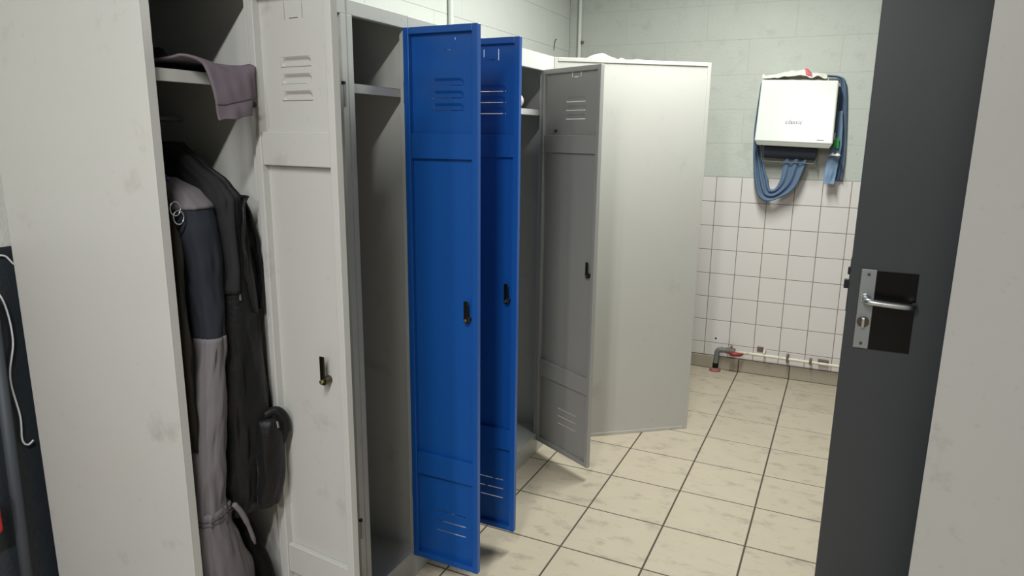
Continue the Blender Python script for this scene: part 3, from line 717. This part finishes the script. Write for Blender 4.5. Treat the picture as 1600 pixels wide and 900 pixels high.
# ================================================================== PIPES AND CABLES
pp = empty('floor_pipe', (0.085, -0.05, 0))
tag(pp, 'grey drain pipe rising from a red floor collar with an elbow', 'pipe')
loc_build(MB().tube(spline([(0.085, -0.05, 0.05), (0.088, -0.05, 0.10), (0.091, -0.05, 0.128), (0.102, -0.05, 0.141), (0.125, -0.05, 0.143), (0.145, -0.05, 0.143)], 6), 0.0165, 18), 'elbow', 'pipe_grey', pp, smooth=True)
loc_build(MB().cyl((0.0845, -0.05, 0.018), (0.085, -0.05, 0.052), 0.0175, 18), 'rubber_sleeve', 'rubber_black', pp)
loc_build(MB().tube([(0.0845, -0.05, 0.0), (0.0845, -0.05, 0.006), (0.0845, -0.05, 0.012), (0.0845, -0.05, 0.020)], [0.036, 0.036, 0.026, 0.019], 24), 'floor_collar', 'flange_red', pp, smooth=True)
loc_build(MB().cyl((0.112, -0.05, 0.143), (0.122, -0.05, 0.143), 0.0195, 18), 'pipe_collar', 'pipe_grey', pp, bevel=0.001)
vf = empty('pipe_valve', (0.18, -0.05, 0.14))
tag(vf, 'dark grimy valve with red handle joining the pipes at the floor', 'valve')
loc_build(MB().tube([(0.142, -0.05, 0.143), (0.165, -0.05, 0.143), (0.168, -0.05, 0.143), (0.198, -0.05, 0.141), (0.20, -0.05, 0.141)], [0.0195, 0.0195, 0.0225, 0.0225, 0.017], 16), 'valve_body', 'pipe_dirty', vf, smooth=False, bevel=0.001)
loc_build(MB().tube([(0.175, -0.05, 0.155), (0.175, -0.05, 0.175), (0.175, -0.05, 0.182)], [0.009, 0.007, 0.003], 10), 'valve_stem', 'pipe_dirty', vf)
loc_build(MB().tube([(0.172, -0.078, 0.134), (0.20, -0.080, 0.133), (0.232, -0.070, 0.132), (0.25, -0.055, 0.134)], [0.012, 0.0135, 0.012, 0.005], 12), 'valve_handle', 'valve_red', vf, smooth=True)
ph = empty('water_pipe', (0.5, -0.035, 0.14))
tag(ph, 'thin cream water pipe running along the foot of the tiles', 'pipe')
loc_build(MB().tube([(0.20, -0.047, 0.141), (0.35, -0.045, 0.142), (0.85, -0.043, 0.136), (1.55, -0.043, 0.132)], 0.0085, 12), 'pipe_run', 'pipe_cream', ph, smooth=True)
loc_build(MB().tube([(0.372, -0.046, 0.142), (0.372, -0.043, 0.166), (0.372, -0.02, 0.170), (0.372, 0.002, 0.170)], 0.007, 10), 'pipe_branch', 'pipe_cream', ph, smooth=True)
for x, hgt in ((0.509, 0.022), (0.64, 0.013)):
    loc_build(MB().box(x-0.007, x+0.007, -0.056, 0.0, 0.140-hgt, 0.140+hgt), 'pipe_clip', 'pipe_dirty', ph, bevel=0.002)
loc_build(MB().box(0.325, 0.362, -0.006, 0.002, 0.150, 0.183), 'wall_socket', 'pipe_dirty', ph, bevel=0.002)
loc_build(MB().box(0.68, 0.74, -0.03, 0.0, 0.135, 0.155), 'pipe_saddle', 'pipe_dirty', ph, bevel=0.004)
tag(MB().cyl((0.068, -0.0015, 0.20), (0.068, 0.003, 0.20), 0.006, 10).build('wall_plug', 'rubber_black', None), 'small black plug in the tiles above the floor pipe', 'plug')
# conduits
cd = empty('conduit', (-0.93, -0.012, 1.3))
tag(cd, 'pale vertical conduit on the back wall in the corner', 'conduit', 'conduits on the walls')
loc_build(MB().cyl((-0.925, -0.012, 0.0), (-0.925, -0.012, ZC), 0.011, 14), 'tube', 'conduit_paint', cd, smooth=False, bevel=0)
loc_build(MB().box(-0.925, -0.900, -0.016, 0.002, 2.05, 2.066), 'clip', 'pipe_dirty', cd, bevel=0.002)
c2 = MB().cyl((XL+0.013, -1.545, 1.2), (XL+0.013, -1.545, ZC), 0.012, 14)
tag(c2.build('conduit', 'conduit_paint', None), 'pale vertical conduit on the left wall above the blue doors', 'conduit', 'conduits on the walls')
tag(MB().tube(spline([(XL+0.001, -0.262, 1.985), (XL+0.003, -0.262, 2.01), (XL+0.004, -0.252, 2.045), (XL+0.002, -0.225, 2.055)], 5), 0.002, 8).build('wall_hook', 'bolt_dark', None, smooth=True), 'small dark hook on the left wall near the corner', 'hook')
# left edge: dark pipe, white cable, red box
tag(MB().cyl((XL+0.024, -3.625, 0.0), (XL+0.024, -3.605, 1.10), 0.013, 14).build('wall_pipe', 'dark_pipe', None, smooth=True), 'dark vertical pipe on the dark lower wall at the left edge', 'pipe')
cb = [(-3.66, 1.20), (-3.60, 1.13), (-3.572, 1.083), (-3.564, 0.99), (-3.582, 0.902), (-3.573, 0.803), (-3.576, 0.745), (-3.566, 0.727), (-3.552, 0.733)]
ca = MB().tube(spline([(XL+0.010, y, z) for y, z in cb], 8), 0.0022, 8)
tag(ca.build('loose_cable', 'cable_white', None, smooth=True), 'loose thin white cable dangling beside the nearest locker', 'cable')
ca2 = MB().tube(spline([(XL+0.006, -3.62, 1.185), (XL+0.006, -3.575, 1.188), (XL+0.006, -3.552, 1.185), (XL+0.006, -3.53, 1.160), (XL+0.006, -3.48, 1.15)], 6), 0.0022, 8)
tag(ca2.build('wall_cable', 'cable_white', None, smooth=True), 'short white cable at the top of the dark wall paint', 'cable')
tag(MB().box(XL+0.001, XL+0.05, -3.80, -3.660, 0.555, 0.645).build('red_box', 'red_plastic', None, bevel=0.012, segs=4), 'red box on the dark wall at the left edge', 'box')
